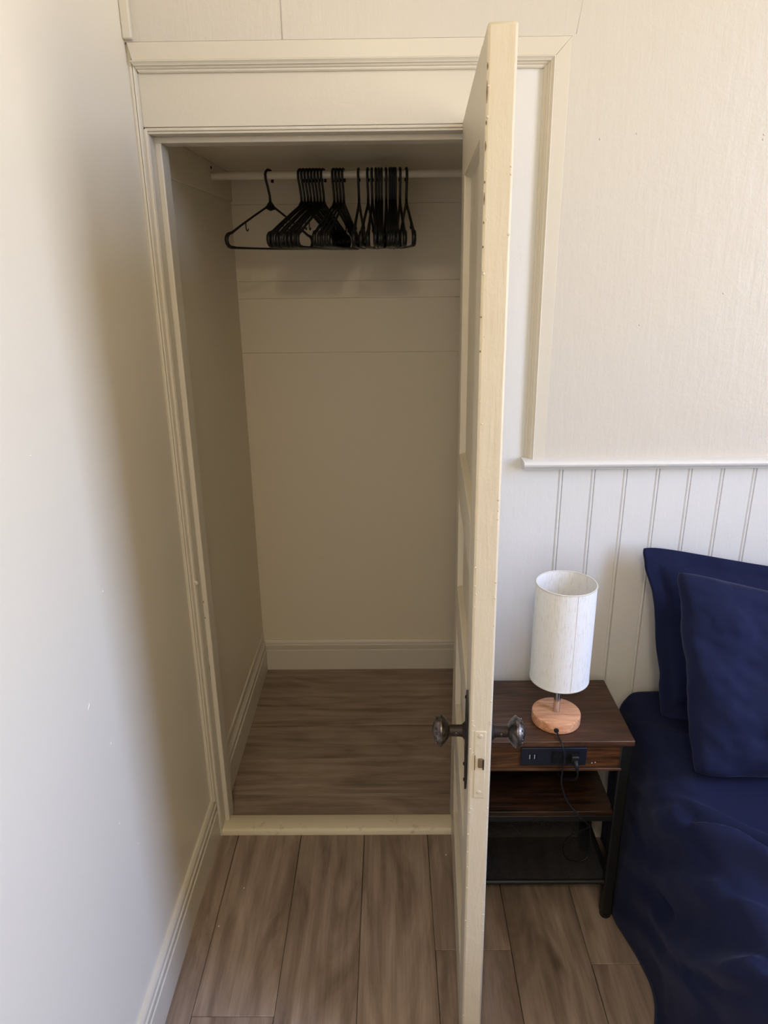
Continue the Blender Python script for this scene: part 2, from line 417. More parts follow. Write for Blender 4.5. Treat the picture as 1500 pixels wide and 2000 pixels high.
MB().prism(mp_, lambda o, y: (0.3405 + o, y, 2.0915 + o), lambda o, y: (0.3445 + o, y, 1.212)).build('moulding', 'trim', t3, smooth='auto')
# chair rail (trim_4)
cr = [(0.006, 1.189), (-0.012, 1.189), (-0.0135, 1.1905), (-0.0135, 1.1935), (-0.021, 1.195), (-0.0225, 1.1965), (-0.0225, 1.199), (-0.035, 1.201), (-0.0395, 1.205), (-0.0405, 1.210), (-0.038, 1.2145), (-0.032, 1.2175), (-0.0185, 1.2205), (0.006, 1.2205)]
c = MB().prism(cr, lambda y, z: (0.341 - min(0.0, y) * 0.12 - (0.006 if z > 1.2 else 0.0), y, z), lambda y, z: (XR, y, z)).build('trim_4', 'bead', None, smooth='auto')
struct(c, 'cream moulded chair rail above the beadboard', 'chair rail')

# beadboard (wall_wainscot): each board a part
wsc = empty('wall_wainscot', (0, 0, 0)); struct(wsc, 'white painted vertical beadboard wainscot behind the bed and nightstand', 'wainscot')
def bead_prof(wd):
    return [(0.0, 0.0068), (0.0, 0.0022), (0.0015, 0.0), (wd - 0.0105, 0.0), (wd - 0.0095, 0.0028), (wd - 0.0082, 0.0008), (wd - 0.0062, -0.0006), (wd - 0.0038, -0.0006), (wd - 0.0018, 0.0008), (wd - 0.0004, 0.0030), (wd - 0.0004, 0.0068)]
BW = 0.0835
def bead_board(x0, wd):
    MB().prism(bead_prof(wd), lambda x, y: (x0 + x, y, 0.0), lambda x, y: (x0 + x, y, 1.192)).build('board', 'bead', wsc, smooth='auto')
bead_board(0.436, 0.012)
k = 0
while 0.448 + BW * k < XR - 0.05:
    bead_board(0.448 + BW * k, BW); k += 1
# baseboard of the back wall
b = MB().prism(base_prof(), lambda o, z: (0.215, -o, z), lambda o, z: (XR, -o, z)).build('baseboard_back', 'trim', None, smooth='auto')
struct(b, 'white moulded baseboard below the beadboard behind the nightstand', 'baseboard')

# ------------------------------------------------------------------ closet interior
CXR, CYB, CZ = 0.50, 0.981, 2.0
cf = box('floor_closet', 'gap', None, XL, CXR, 0.0, CYB, -0.06, -0.004); struct(cf, 'grey brown plank floor inside the closet', 'floor')
ys = [0.0, 0.180, 0.367, 0.562, 0.757, CYB]
cutx = {0: 0.31, 1: -0.2, 2: 0.33, 3: 0.27, 4: 0.36}
for k, (a, b_) in enumerate(zip(ys[:-1], ys[1:])):
    for (p, q) in ((XL, cutx[k] + 0.2), (cutx[k] + 0.2, CXR)) if k != 1 else ((XL, CXR),):
        plank(cf, (p + q) / 2, (a + b_) / 2, abs(q - p) - 0.001, b_ - a, 0)
struct(box('wall_closet_left', 'closet', None, XL - 0.1, XL, 0.10, CYB, 0, CZ + 0.1), 'cream left wall inside the closet', 'wall')
struct(box('wall_closet_right', 'closet', None, CXR, CXR + 0.1, 0.10, CYB, 0, CZ + 0.1), 'cream right wall inside the closet', 'wall')
wcb = empty('wall_closet_back', (0, CYB, 0)); struct(wcb, 'cream panelled back wall of the closet', 'wall')
zs = [0.0, 1.375, 1.573, 1.634, 1.895, CZ + 0.1]
for k, (a, b_) in enumerate(zip(zs[:-1], zs[1:])):
    off = (0.0, 0.0006, 0.0, 0.0008, -0.004)[k]
    o = box('panel', 'closet', wcb, XL - 0.1, CXR + 0.1, off, 0.1, a, b_ - 0.0004, bev=0.0008)
struct(box('ceiling_closet', 'closet', None, XL - 0.1, CXR + 0.1, 0.10, CYB + 0.1, CZ, CZ + 0.1), 'cream closet ceiling', 'ceiling')
t5 = box('trim_5', 'closet', None, XL, XL + 0.006, 0.10, CYB, 1.905, CZ, bev=0.002); struct(t5, 'flat cream cleat board under the closet ceiling', 'trim')
def bp2(h, t=0.012): return [(0, 0), (t, 0), (t, h - 0.048), (t - 0.004, h - 0.045), (t - 0.002, h - 0.040), (t - 0.002, h - 0.022), (t - 0.006, h - 0.018), (t - 0.004, h - 0.014), (t - 0.007, h - 0.004), (t - 0.010, h), (0, h)]
b = MB().prism(bp2(0.142, 0.016), lambda o, z: (XL, CYB - o, z), lambda o, z: (CXR, CYB - o, z)).build('baseboard_closet_back', 'trim', None, smooth='auto'); struct(b, 'cream baseboard along the closet back wall', 'baseboard')
b = MB().prism(bp2(0.150, 0.012), lambda o, z: (XL + o, 0.10, z), lambda o, z: (XL + o, CYB - 0.01, z)).build('baseboard_closet_left', 'trim', None, smooth='auto'); struct(b, 'cream baseboard along the closet left wall', 'baseboard')
MB().prism([(0, 0.150), (0.004, 0.150), (0.0045, 0.178), (0.001, 0.181), (0, 0.181)], lambda o, z: (XL + o, 0.10, z), lambda o, z: (XL + o, CYB - 0.01, z)).build('cap_strip', 'trim', b, smooth='auto')

# closet rod
RY, RZ = 0.68, 1.958
rod = MB().tube([(XL, RY, RZ), (-0.2, RY, RZ), (CXR, RY, RZ)], 0.0118, 20).build('closet_rod', 'rod', None, smooth='auto')
tag(rod, 'white painted round closet rod carrying the black hangers', 'rod')
MB().lathe([(0.001, 0.004), (0.004, 0.003), (0.004, 0.0)], 10, 'x', (XL + 0.006, RY - 0.004, RZ + 0.024)).build('screw', 'slot', rod)

# ------------------------------------------------------------------ hangers
def hanger_meshes():
    pts, rad = [], []
    def add(x, z, r): pts.append((x, 0, z)); rad.append(r * 1.22)
    add(0.0, -0.083, 0.0036); add(0.022, -0.095, 0.0036); add(0.08, -0.122, 0.0034); add(0.14, -0.151, 0.0036); add(0.180, -0.172, 0.0044)
    for a in (60, 30, 0, -30, -60, -85):
        add(0.187 + 0.019 * math.cos(R(a)), -0.194 + 0.019 * math.sin(R(a)) * 1.05, 0.0056)
    add(0.165, -0.2155, 0.0042); add(0.10, -0.2165, 0.0034); add(0.0, -0.217, 0.0034)
    L = [(-p[0], 0, p[2]) for p in pts[1:-1]][::-1]; rl = rad[1:-1][::-1]
    body = MB().tube(pts + L, rad + rl, 8, closed=True, flat=0.75, up=Vector((0, 1, 0)))
    body.prism([(0.0, -0.072), (0.026, -0.097), (0.0, -0.104), (-0.026, -0.097)], lambda x, z: (x, -0.002, z), lambda x, z: (x, 0.002, z))
    hk = [(0, 0, -0.086), (0.001, 0, -0.060), (0.008, 0, -0.034), (0.0155, 0, -0.012)]
    for a in range(10, 200, 18):
        hk.append((0.0165 * math.cos(R(a)), 0, -0.001 + 0.0165 * math.sin(R(a))))
    hk += [(-0.0165, 0, -0.010), (-0.0150, 0, -0.0175), (-0.0142, 0, -0.020)]
    hook = MB().tube(hk, [0.0044] + [0.0040] * (len(hk) - 3) + [0.0046, 0.0046], 8, up=Vector((0, 1, 0)))
    sh = []
    for s in (1, -1):
        x = 0.118 * s
        p = [(x, 0, -0.142), (x, 0, -0.160)] + [(x + s * (-0.005 + 0.005 * math.cos(R(a))), 0, -0.160 + 0.006 * math.sin(R(a))) for a in (-40, -90, -140)] + [(x - s * 0.0095, 0, -0.159)]
        sh.append(MB().tube(p, 0.0017, 6, up=Vector((0, 1, 0))))
    return body, hook, sh
hb, hh_, hs = hanger_meshes()
proto = hb.build('clothes_hanger', 'black_plastic', None, smooth=True)
kids = [hh_.build('hook', 'black_plastic', proto, smooth=True)] + [q.build('strap_hook', 'black_plastic', proto, smooth=True) for q in hs]
first = [True]
def hang(x, yaw, label, group=None, tilt=0.0, dy=0.0):
    if first[0]:
        o = proto; first[0] = False
    else:
        o = proto.copy(); COL.objects.link(o)
        for kd in kids:
            c_ = kd.copy(); COL.objects.link(c_); c_.parent = o
    # local +x points towards the room (camera side)
    o.location = (x, RY + dy, RZ + 0.0006); o.rotation_euler = (0, R(tilt), R(yaw))
    tag(o, label, 'hanger', group)
    return o
NTH = ['first', 'second', 'third', 'fourth', 'fifth', 'sixth', 'seventh', 'eighth']
# yaw: direction of local +x ; 270 = straight towards the room, 180 = to the left
hang(-0.374, 180 + 57, 'black plastic hanger alone at the left end of the rod, turned broadside')
for i in range(8):
    hang(-0.274 + i * 0.0101, 180 + 66 + i * 0.7, '%s black hanger from the left in the large slanted bunch of eight' % NTH[i], 'slanted bunch of eight hangers', tilt=random.uniform(-0.6, 0.6))
for i in range(4):
    hang(-0.170 + i * 0.0100, 180 + 76 + i * 1.2, '%s black hanger from the left in the slanted bunch of four' % NTH[i], 'slanted bunch of four hangers', tilt=random.uniform(-0.6, 0.6))
hang(-0.092, 180 + 87, 'black hanger hanging edge-on by itself in the middle of the rod')
for i, (x, yw) in enumerate(((-0.063, 85), (-0.050, 87), (-0.038, 90), (-0.029, 91), (-0.020, 90), (-0.006, 92))):
    hang(x, 180 + yw, '%s black edge-on hanger from the left in the row of six right of centre' % NTH[i], 'edge-on row of six hangers', tilt=random.uniform(-0.5, 0.5))
for i, (x, yw) in enumerate(((0.0055, 91), (0.0115, 91.5), (0.0175, 92), (0.0235, 91.5))):
    hang(x, 180 + yw, '%s black edge-on hanger from the left in the tight clump of four' % NTH[i], 'tight clump of four edge-on hangers', tilt=random.uniform(-0.4, 0.4))
hang(0.038, 180 + 93, 'black edge-on hanger just right of the tight clump')
hang(0.058, 180 + 95, 'last black edge-on hanger at the right end of the row')

# ------------------------------------------------------------------ the door (door_1)
# local frame: x along leaf from hinge (0) to lock edge (DL), y thickness (0 = closet-side face, +y = bedroom-side face), z up
DL, DT, DH = 0.700, 0.040, 1.992
d0, d1 = Vector((0.168, -0.004, 0)), Vector((0.1315, -0.704, 0))
ang = math.atan2((d1 - d0).y, (d1 - d0).x)
door = empty('door_1', (0.182, -0.004, 0.012), (0, 0, 0))
door.rotation_mode = 'QUATERNION'
lean = Matrix.Rotation(R(-0.42), 4, 'Y')
door.rotation_quaternion = (lean @ Matrix.Rotation(ang, 4, 'Z')).to_quaternion()
struct(door, 'open cream panelled closet door with bronze knobs, seen nearly edge-on', 'door')
ST = 0.112
def dbox(name, x0, x1, z0, z1, y0=0.0, y1=DT, mat='door', bev=0.0025, parent=door): return MB().box(x0, x1, y0, y1, z0, z1).build(name, mat, parent, bev)
HZ = DH - 0.012
dbox('stile', DL - ST, DL, 0, HZ, bev=0.004); dbox('stile', 0, ST, 0, HZ)
PAN = [(0.178, 0.408), (0.543, 0.788), (0.898, 1.142), (1.248, 1.858)]
rz = [0.0] + [v for p in PAN for v in p] + [HZ]
for i in range(0, len(rz), 2):
    dbox('rail', ST - 0.0005, DL - ST + 0.0005, rz[i], rz[i + 1], bev=0.0015)
for (a, b_) in PAN:
    pn = dbox('panel', ST - 0.005, DL - ST + 0.005, a - 0.005, b_ + 0.005, 0.0140, DT - 0.0140, bev=0)
    for face in (0, 1):
        # sloped sticking around the panel on both faces
        mbs = MB(); y_o, y_i = (0.0010, 0.0145) if face == 0 else (DT - 0.0010, DT - 0.0145)
        wdt = 0.006; x0, x1 = ST, DL - ST
        oc = [(x0, a), (x1, a), (x1, b_), (x0, b_)]; ic = [(x0 + wdt, a + wdt), (x1 - wdt, a + wdt), (x1 - wdt, b_ - wdt), (x0 + wdt, b_ - wdt)]
        mcx = [((p[0] * 0.65 + q[0] * 0.35), (p[1] * 0.65 + q[1] * 0.35)) for p, q in zip(oc, ic)]
        y_m = y_o + (y_i - y_o) * 0.18
        mbs.v = [(p[0], y_o, p[1]) for p in oc] + [(p[0], y_m, p[1]) for p in mcx] + [(p[0], y_i, p[1]) for p in ic] + [(p[0], y_i, p[1]) for p in oc]
        for i in range(4):
            j = (i + 1) % 4
            mbs.f += [(i, j, 4 + j, 4 + i), (4 + i, 4 + j, 8 + j, 8 + i), (8 + i, 8 + j, 12 + j, 12 + i), (12 + i, 12 + j, j, i)]
        mbs.build('sticking', 'door', pn)
KZ = 0.852; KX = DL - 0.052
def knob(sgn, yface):
    sh = MB().lathe([(0.0185, 0.0), (0.0185, 0.004), (0.0145, 0.008), (0.0120, 0.010), (0.0112, 0.014), (0.0108, 0.034), (0.0125, 0.036)], 24, 'y', (KX, yface, KZ), sgn).build('knob_shank', 'dark_plate', door, smooth='auto')
    kn = MB().lathe([(0.011, 0.034), (0.016, 0.0365), (0.0235, 0.042), (0.0285, 0.0475), (0.0300, 0.0490), (0.0300, 0.0512), (0.0285, 0.0522), (0.0268, 0.0540), (0.0262, 0.0560), (0.0225, 0.0605), (0.0212, 0.0602), (0.0195, 0.0625), (0.0120, 0.0655), (0.0108, 0.0650), (0.005, 0.0670), (0.0005, 0.0674)], 40, 'y', (KX, yface, KZ), sgn).build('door_knob', 'bronze', door, smooth='auto')
    for q in range(18):   # beaded ornament ring
        an = 2 * PI * q / 18
        MB().lathe([(0.0003, 0.0026), (0.0016, 0.0018), (0.0022, 0.0)], 6, 'y', (KX + 0.0235 * math.cos(an), yface + sgn * 0.0588, KZ + 0.0235 * math.sin(an)), sgn).build('bead', 'bronze', kn, smooth=True)
    st = MB().lathe([(0.0005, 0.0122), (0.0025, 0.012), (0.0035, 0.011)], 10, 'x', (KX, yface + sgn * 0.022, KZ), 1).build('set_screw', 'bronze', sh)
knob(-1, 0.0); knob(1, DT)
# long back plates on both faces (pointed ends)
def plate(yf, s):
    pz = [(-0.135, 0.0), (-0.128, 0.007), (-0.112, 0.013), (-0.095, 0.019), (-0.06, 0.021), (0.04, 0.021), (0.055, 0.019), (0.068, 0.013), (0.082, 0.007), (0.09, 0.0)]
    prof = [(KX + w_, KZ + z_) for z_, w_ in pz] + [(KX - w_, KZ + z_) for z_, w_ in pz[::-1][1:-1]]
    pl = MB().prism(prof, lambda x, z: (x, yf, z), lambda x, z: (x, yf + s * 0.004, z)).build('back_plate', 'dark_plate', door, bev=0.0008)
    for z_ in (-0.112, -0.088, 0.074):
        MB().lathe([(0.0038, 0.0), (0.0034, 0.0016), (0.0015, 0.0026), (0.0003, 0.0028)], 10, 'y', (KX - (0.016 if z_ == -0.088 else 0), yf + s * 0.0038, KZ + z_), s).build('screw', 'slot', pl, smooth=True)
plate(0.0, -1); plate(DT, 1)
# mortise lock face on the lock edge
lk = dbox('lock_faceplate', DL - 0.002, DL + 0.0012, 0.742, 0.890, 0.0095, 0.0305, bev=0.0015)
dbox('latch', DL + 0.0005, DL + 0.0042, 0.812, 0.832, 0.0165, 0.0255, mat='chip', bev=0.002, parent=lk)
dbox('latch_slot', DL + 0.0008, DL + 0.0020, 0.806, 0.838, 0.0100, 0.0112, mat='crack', bev=0, parent=lk)
dbox('latch_rust', DL + 0.0008, DL + 0.0046, 0.808, 0.830, 0.0250, 0.0275, mat='dark_plate', bev=0.001, parent=lk)
for z_ in (0.756, 0.880):
    MB().lathe([(0.0042, 0.0), (0.0036, 0.0012), (0.0012, 0.0016), (0.0004, 0.0006)], 10, 'x', (DL + 0.001, 0.020, z_)).build('screw', 'door', lk, smooth=True)
# chipped paint along the closet-side arris and paint lumps on the edge
for (z0, z1) in ((1.937, 1.946), (1.898, 1.925), (1.872, 1.878), (1.84, 1.853), (1.80, 1.804), (1.772, 1.789), (1.748, 1.752), (1.716, 1.720), (1.62, 1.623), (1.57, 1.574)):
    zz = z0 - 0.012
    MB().tube([(DL - 0.0008, 0.0010, zz), (DL - 0.0006, 0.0012, (zz + z1 - 0.012) / 2), (DL - 0.0008, 0.0010, z1 - 0.012)], [0.0002, 0.0010, 0.0002], 5).build('paint_chip', 'chip', door)
random.seed(11)
for q in range(70):
    z_ = random.uniform(0.05, 1.95); y_ = random.choice((0.0035, 0.036)) + random.uniform(-0.002, 0.004); r_ = random.uniform(0.0012, 0.0026)
    MB().lathe([(0.0003, 0.0009), (r_ * 0.7, 0.0006), (r_, -0.0004)], 7, 'x', (DL - 0.0003, min(y_, 0.0365), z_)).build('paint_blob', 'door', door, smooth=True)
for zc in (0.26, 1.62):   # hinges on the jamb side
    hg = MB().tube([(-0.004, DT + 0.004, zc - 0.045), (-0.004, DT + 0.004, zc + 0.045)], 0.006, 12).build('hinge', 'door', door, smooth='auto')

# ------------------------------------------------------------------ nightstand
ns = empty('nightstand', (0.405, -0.18, 0)); tag(ns, 'dark rustic wood nightstand with black metal legs between the door and the bed', 'nightstand')
NX0, NX1, NY0, NY1, NT = 0.215, 0.597, -0.314, -0.040, 0.582
ox, oy = 0.405, -0.18
def nbox(name, mat, x0, x1, y0, y1, z0, z1, bev=0.0015, parent=ns): return box(name, mat, parent, x0 - ox, x1 - ox, y0 - oy, y1 - oy, z0, z1, bev=bev)
nbox('table_top', 'stand_top', NX0, NX1, NY0, NY1, NT - 0.016, NT, 0.002)
nbox('apron', 'stand_front', NX0 + 0.022, NX1 - 0.024, NY0 + 0.008, NY0 + 0.024, 0.497, NT - 0.016)
nbox('apron_lip', 'stand_front', NX0 + 0.022, NX1 - 0.024, NY0 + 0.005, NY0 + 0.026, 0.490, 0.4975)
nbox('side_panel', 'stand_front', NX1 - 0.024, NX1 - 0.012, NY0 + 0.03, NY1 - 0.03, 0.497, NT - 0.016)
nbox('back_panel', 'stand_front', NX0 + 0.022, NX1 - 0.024, NY1 - 0.016, NY1 - 0.006, 0.36, NT - 0.016)
for (x, y) in ((NX0 + 0.002, NY0 + 0.006), (NX1 - 0.032, NY0 + 0.006), (NX0 + 0.002, NY1 - 0.034), (NX1 - 0.032, NY1 - 0.034)):
    lg = nbox('leg', 'black_metal', x, x + 0.030, y, y + 0.026, 0.012, NT - 0.016, 0.004)
    MB().lathe([(0.0135, 0.0), (0.0150, 0.004), (0.0150, 0.013)], 16, 'z', (x + 0.015 - ox, y + 0.013 - oy, 0)).build('foot', 'black_metal', lg, smooth='auto')
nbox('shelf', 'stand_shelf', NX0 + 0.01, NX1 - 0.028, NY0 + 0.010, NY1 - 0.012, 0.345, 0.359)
nbox('shelf_bar', 'black_metal', NX0 + 0.02, NX1 - 0.03, NY0 + 0.010, NY0 + 0.024, 0.327, 0.345)
for y in (NY0 + 0.018, NY1 - 0.022):
    mbt = MB().tube([(NX0 + 0.02 - ox, y - oy, 0.118), (NX1 - 0.025 - ox, y - oy, 0.118)], 0.0068, 12); mbt.build('crossbar', 'black_metal', ns, smooth='auto')
for x in (NX0 + 0.017, NX1 - 0.017):
    MB().tube([(x - ox, NY0 + 0.02 - oy, 0.118), (x - ox, NY1 - 0.02 - oy, 0.118)], 0.0068, 12).build('crossbar', 'black_metal', ns, smooth='auto')
# wire mesh shelf: real wires
mm = MB(); st_ = 0.0058
x = NX0 + 0.025; ya, yb = NY0 + 0.022, NY1 - 0.026
def wire(p, q, r_=0.0011):
    mm.tube([(p[0] - ox, p[1] - oy, 0.1195), (q[0] - ox, q[1] - oy, 0.1195)], r_, 4)
xa, xb = NX0 + 0.024, NX1 - 0.024
tt = xa - (yb - ya)
while tt < xb:
    a0 = max(tt, xa); b0 = min(tt + (yb - ya), xb)
    if b0 - a0 > 0.003:
        wire((a0, ya + (a0 - tt)), (b0, ya + (b0 - tt))); wire((a0, yb - (a0 - tt)), (b0, yb - (b0 - tt)))
    tt += st_
mo = mm.build('mesh_shelf', 'black_metal', ns); mo['kind'] = 'stuff'
# outlet panel in the apron
FY = NY0 + 0.008
op = nbox('outlet_panel', 'panel_black', 0.319, 0.482, FY - 0.004, FY + 0.004, 0.508, 0.560, 0.002)
def opb(name, mat, x0, x1, z0, z1, d=0.0008): return nbox(name, mat, x0, x1, FY - 0.004 - d, FY - 0.003, z0, z1, 0.0, parent=op)
for xu in (0.3405, 0.3525):
    opb('usb_port', 'slot', xu - 0.001, xu + 0.0065, 0.5275, 0.5420, 0.0004)
    opb('usb_contact', 'usb', xu - 0.0002, xu + 0.0012, 0.5285, 0.5410)
for xc in (0.410, 0.448):
    opb('socket', 'slot', xc - 0.0155, xc + 0.0155, 0.5150, 0.5510, 0.0006)
    opb('socket_slot', 'panel_black', xc - 0.0075, xc - 0.0055, 0.533, 0.543, 0.0012); opb('socket_slot', 'panel_black', xc + 0.0055, xc + 0.0075, 0.533, 0.543, 0.0012)
for xs in (0.498, 0.506):
    MB().lathe([(0.0016, 0.0), (0.0010, 0.0008), (0.0002, 0.001)], 8, 'y', (xs - ox, FY - oy, 0.512 + (xs - 0.498) * 0.2), -1).build('screw', 'usb', ns)

# ------------------------------------------------------------------ lamp
LX, LY, LZ = 0.420, -0.226, NT
lamp = empty('table_lamp', (LX, LY, LZ)); tag(lamp, 'small table lamp with white linen drum shade and round oak base on the nightstand', 'lamp')
MB().lathe([(0.0585, 0.0), (0.0605, 0.0015), (0.0612, 0.004), (0.0612, 0.0245), (0.0604, 0.027), (0.0585, 0.0282), (0.0005, 0.0282)], 64).build('lamp_base', 'oak', lamp, smooth='auto')
MB().lathe([(0.0085, 0.0275), (0.0085, 0.160), (0.0070, 0.161)], 24).build('lamp_stem', 'chrome', lamp, smooth='auto')
SB, STp, SR = 0.126, 0.388, 0.0725
shade = MB().lathe([(SR, SB), (SR, (SB + STp) / 2), (SR - 0.0005, STp), (SR - 0.0022, STp), (SR - 0.0017, (SB + STp) / 2), (SR - 0.0017, SB), (SR, SB)], 72, caps=False).build('lamp_shade', 'linen', lamp, smooth='auto')
for z_ in (SB + 0.0015, STp - 0.0015):
    mbr = MB().tube([((SR - 0.0008) * math.cos(2 * PI * q / 64), (SR - 0.0008) * math.sin(2 * PI * q / 64), z_) for q in range(64)], 0.0017, 8, closed=True); mbr.build('shade_rim', 'shade_rim', shade, smooth=True)
an = R(-81)
MB().tube([((SR + 0.0002) * math.cos(an), (SR + 0.0002) * math.sin(an), SB), ((SR - 0.0002) * math.cos(an), (SR - 0.0002) * math.sin(an), STp)], 0.0006, 6).build('shade_seam', 'shade_rim', shade)
for q in range(3):
    an = R(30 + 120 * q); MB().tube([(0.012 * math.cos(an), 0.012 * math.sin(an), 0.165), (SR * 0.97 * math.cos(an), SR * 0.97 * math.sin(an), SB + 0.002)], 0.0012, 6).build('shade_spoke', 'black_metal', shade)
MB().lathe([(0.014, 0.158), (0.017, 0.162), (0.017, 0.205), (0.014, 0.208), (0.0005, 0.208)], 20).build('lamp_socket', 'black_metal', lamp, smooth='auto')
MB().lathe([(0.010, 0.205), (0.013, 0.222), (0.026, 0.250), (0.030, 0.272), (0.026, 0.295), (0.012, 0.306), (0.0005, 0.308)], 24).build('light_bulb', 'usb', lamp, smooth='auto')
# grommet and cord (world points minus lamp origin)
def cat(pts, n=10):
    P = [Vector(q) for q in pts]; P = [P[0] * 2 - P[1]] + P + [P[-1] * 2 - P[-2]]; o_ = []
    for i in range(1, len(P) - 2):
        for j in range(n):
            t = j / n
            o_.append(0.5 * ((2 * P[i]) + (P[i + 1] - P[i - 1]) * t + (2 * P[i - 1] - 5 * P[i] + 4 * P[i + 1] - P[i + 2]) * t * t + (3 * P[i] - P[i - 1] - 3 * P[i + 1] + P[i + 2]) * t ** 3))
    return o_ + [P[-2]]
og = Vector((LX, LY, LZ))
hx, hy = 0.408, LY - 0.0605
MB().lathe([(0.0062, -0.004), (0.0062, 0.002), (0.0050, 0.004), (0.002, 0.0045)], 16, 'y', (hx - LX, hy - LY, 0.0125), -1).build('cord_grommet', 'cord', lamp, smooth='auto')
cp_ = [(hx, hy, 0.5945), (0.411, hy - 0.014, 0.588), (0.416, -0.322, 0.577), (0.423, -0.326, 0.545), (0.421, -0.324, 0.505), (0.424, -0.318, 0.455), (0.442, -0.322, 0.405), (0.475, -0.330, 0.366), (0.500, -0.326, 0.335), (0.500, -0.30, 0.30), (0.470, -0.26, 0.235), (0.462, -0.25, 0.185), (0.480, -0.24, 0.140), (0.520, -0.235, 0.126), (0.545, -0.225, 0.16), (0.540, -0.20, 0.26), (0.530, -0.18, 0.34)]
MB().tube([q - og for q in cat(cp_)], 0.0021, 8).build('lamp_cord', 'cord', lamp, smooth=True)
cp2 = [(0.4545, -0.331, 0.516), (0.4570, -0.333, 0.497), (0.454, -0.325, 0.478), (0.445, -0.300, 0.458), (0.435, -0.27, 0.44), (0.43, -0.22, 0.43)]
MB().tube([q - og for q in cat(cp2)], 0.0021, 8).build('lamp_cord', 'cord', lamp, smooth=True)
plug = MB()
plug.box(0.441 - LX, 0.460 - LX, -0.326 - LY, FY - 0.004 - LY, 0.525 - LZ, 0.545 - LZ)
plug = plug.build('plug', 'cord', lamp, bev=0.003)
MB().tube([(0.4505 - LX, -0.324 - LY, 0.534 - LZ), (0.4535 - LX, -0.330 - LY, 0.520 - LZ), (0.4555 - LX, -0.333 - LY, 0.506 - LZ)], [0.0068, 0.0052, 0.0030], 10).build('strain_relief', 'cord', plug, smooth=True)

# ------------------------------------------------------------------ bed
def fbm(x, y, z, o=3): return noise.fractal(Vector((x, y, z)), 1.0, 2.0, o)
bed = empty('bed', (1.30, -1.0, 0)); tag(bed, 'bed covered with a navy duvet hanging to the floor', 'bed')
box('mattress', 'navy', bed, -0.61, 0.61, -0.92, 0.95, 0.10, 0.50, bev=0.04)
NY_, NS = 260, 190
HALF = 0.665; TOPZ = 0.545; RAD = 0.070
def section(s):   # s in [0,1] from left hem over the top to the right hem ; returns x,z,nx,nz (relative to bed centre)
    side = TOPZ - RAD - 0.012; arc = RAD * PI / 2; flat = 2 * (HALF - RAD)
    tot = 2 * side + 2 * arc + flat; d = s * tot
    if d < side: return (-HALF, 0.012 + d, -1, 0)
    d -= side
    if d < arc:
        a = d / RAD; return (-HALF + RAD - RAD * math.cos(a), TOPZ - RAD + RAD * math.sin(a), -math.cos(a), math.sin(a))
    d -= arc
    if d < flat: return (-HALF + RAD + d, TOPZ, 0, 1)
    d -= flat
    if d < arc:
        a = d / RAD; return (HALF - RAD + RAD * math.sin(a), TOPZ - RAD + RAD * math.cos(a), math.sin(a), math.cos(a))
    d -= arc
    return (HALF, TOPZ - RAD - d, 1, 0)
FOLDS = [(-0.06, -0.40, -0.55, 0.3, 0.022, 0.045), (-0.22, -0.46, -0.75, 0.5, 0.024, 0.055), (0.02, -0.55, -0.95, 0.6, 0.026, 0.05), (-0.34, -0.60, -0.70, 0.3, 0.022, 0.06), (0.20, -0.62, -1.1, 0.5, 0.020, 0.045), (-0.12, -0.78, -0.9, 0.7, 0.028, 0.06), (0.34, -0.85, -1.2, 0.2, 0.022, 0.05), (-0.40, -0.86, -0.6, 0.2, 0.024, 0.06), (0.10, -1.00, -1.0, 0.3, 0.025, 0.06), (0.5, -0.55, -1.4, 0.4, 0.014, 0.04), (0.16, -0.28, -1.3, 0.6, 0.012, 0.035)]
vs, fs = [], []
for i in range(NY_ + 1):
    y = -0.035 - (i / NY_) * 1.95
    for j in range(NS + 1):
        s = j / NS; s = s * 0.985 + 0.0 if s < 0.5 else s
        x, z, nx, nz = section(j / NS)
        g = max(0.0, 1 - z / TOPZ)
        # q: distance round the section from the top left arris (negative down the side), folds as ridges across (q, y)
        q = (x + HALF) if nz > 0.7 else ((z - TOPZ) if x < 0 else 1.3)
        amp = 0.30 + 0.70 * min(1.0, max(0.0, (-y - 0.20) / 0.35))
        wq_ = 0.05 * fbm(q * 2.0, y * 2.0, 3.3, 3)
        dsp = 0.0
        for (q0, y0, m_, c_, a_, w_) in FOLDS:
            d_ = (q - q0) - m_ * (y - y0) - c_ * (y - y0) ** 2 + wq_
            fade = math.exp(-((y - y0) / 0.42) ** 2)
            dsp += a_ * 1.15 * fade * (math.exp(-(d_ / (w_ * (0.95 if d_ < 0 else 0.42))) ** 2))
        dsp = amp * dsp + 0.010 * fbm(q * 3 + 4, y * 3, 1.0, 3)
        if z < 0.30: dsp += 0.014 * g * math.sin(y * 15 + 3 * fbm(0, y * 2, 1))
        flare = (0.0 if abs(nx) < 0.5 else (-0.006 + 0.02 * g))
        tuck = 0.010 * max(0.0, 1 - (-y - 0.03) / 0.30) if nx < -0.3 else 0.0      # hangs tighter beside the nightstand
        puff = 0.012 * nz * math.sin(min(1, max(0, (x + HALF) / (2 * HALF))) * PI)
        vs.append((x + nx * (dsp + flare - tuck * 1.0), y + 1.0, max(0.006, z + nz * (dsp + puff - 0.010))))
for i in range(NY_):
    for j in range(NS):
        a = i * (NS + 1) + j; fs.append((a, a + 1, a + NS + 2, a + NS + 1))
db = MB(); db.v, db.f = vs, fs
duv = db.build('duvet', 'navy', bed, smooth=True)
sd = duv.modifiers.new('solid', 'SOLIDIFY'); sd.thickness = 0.012; sd.offset = -1

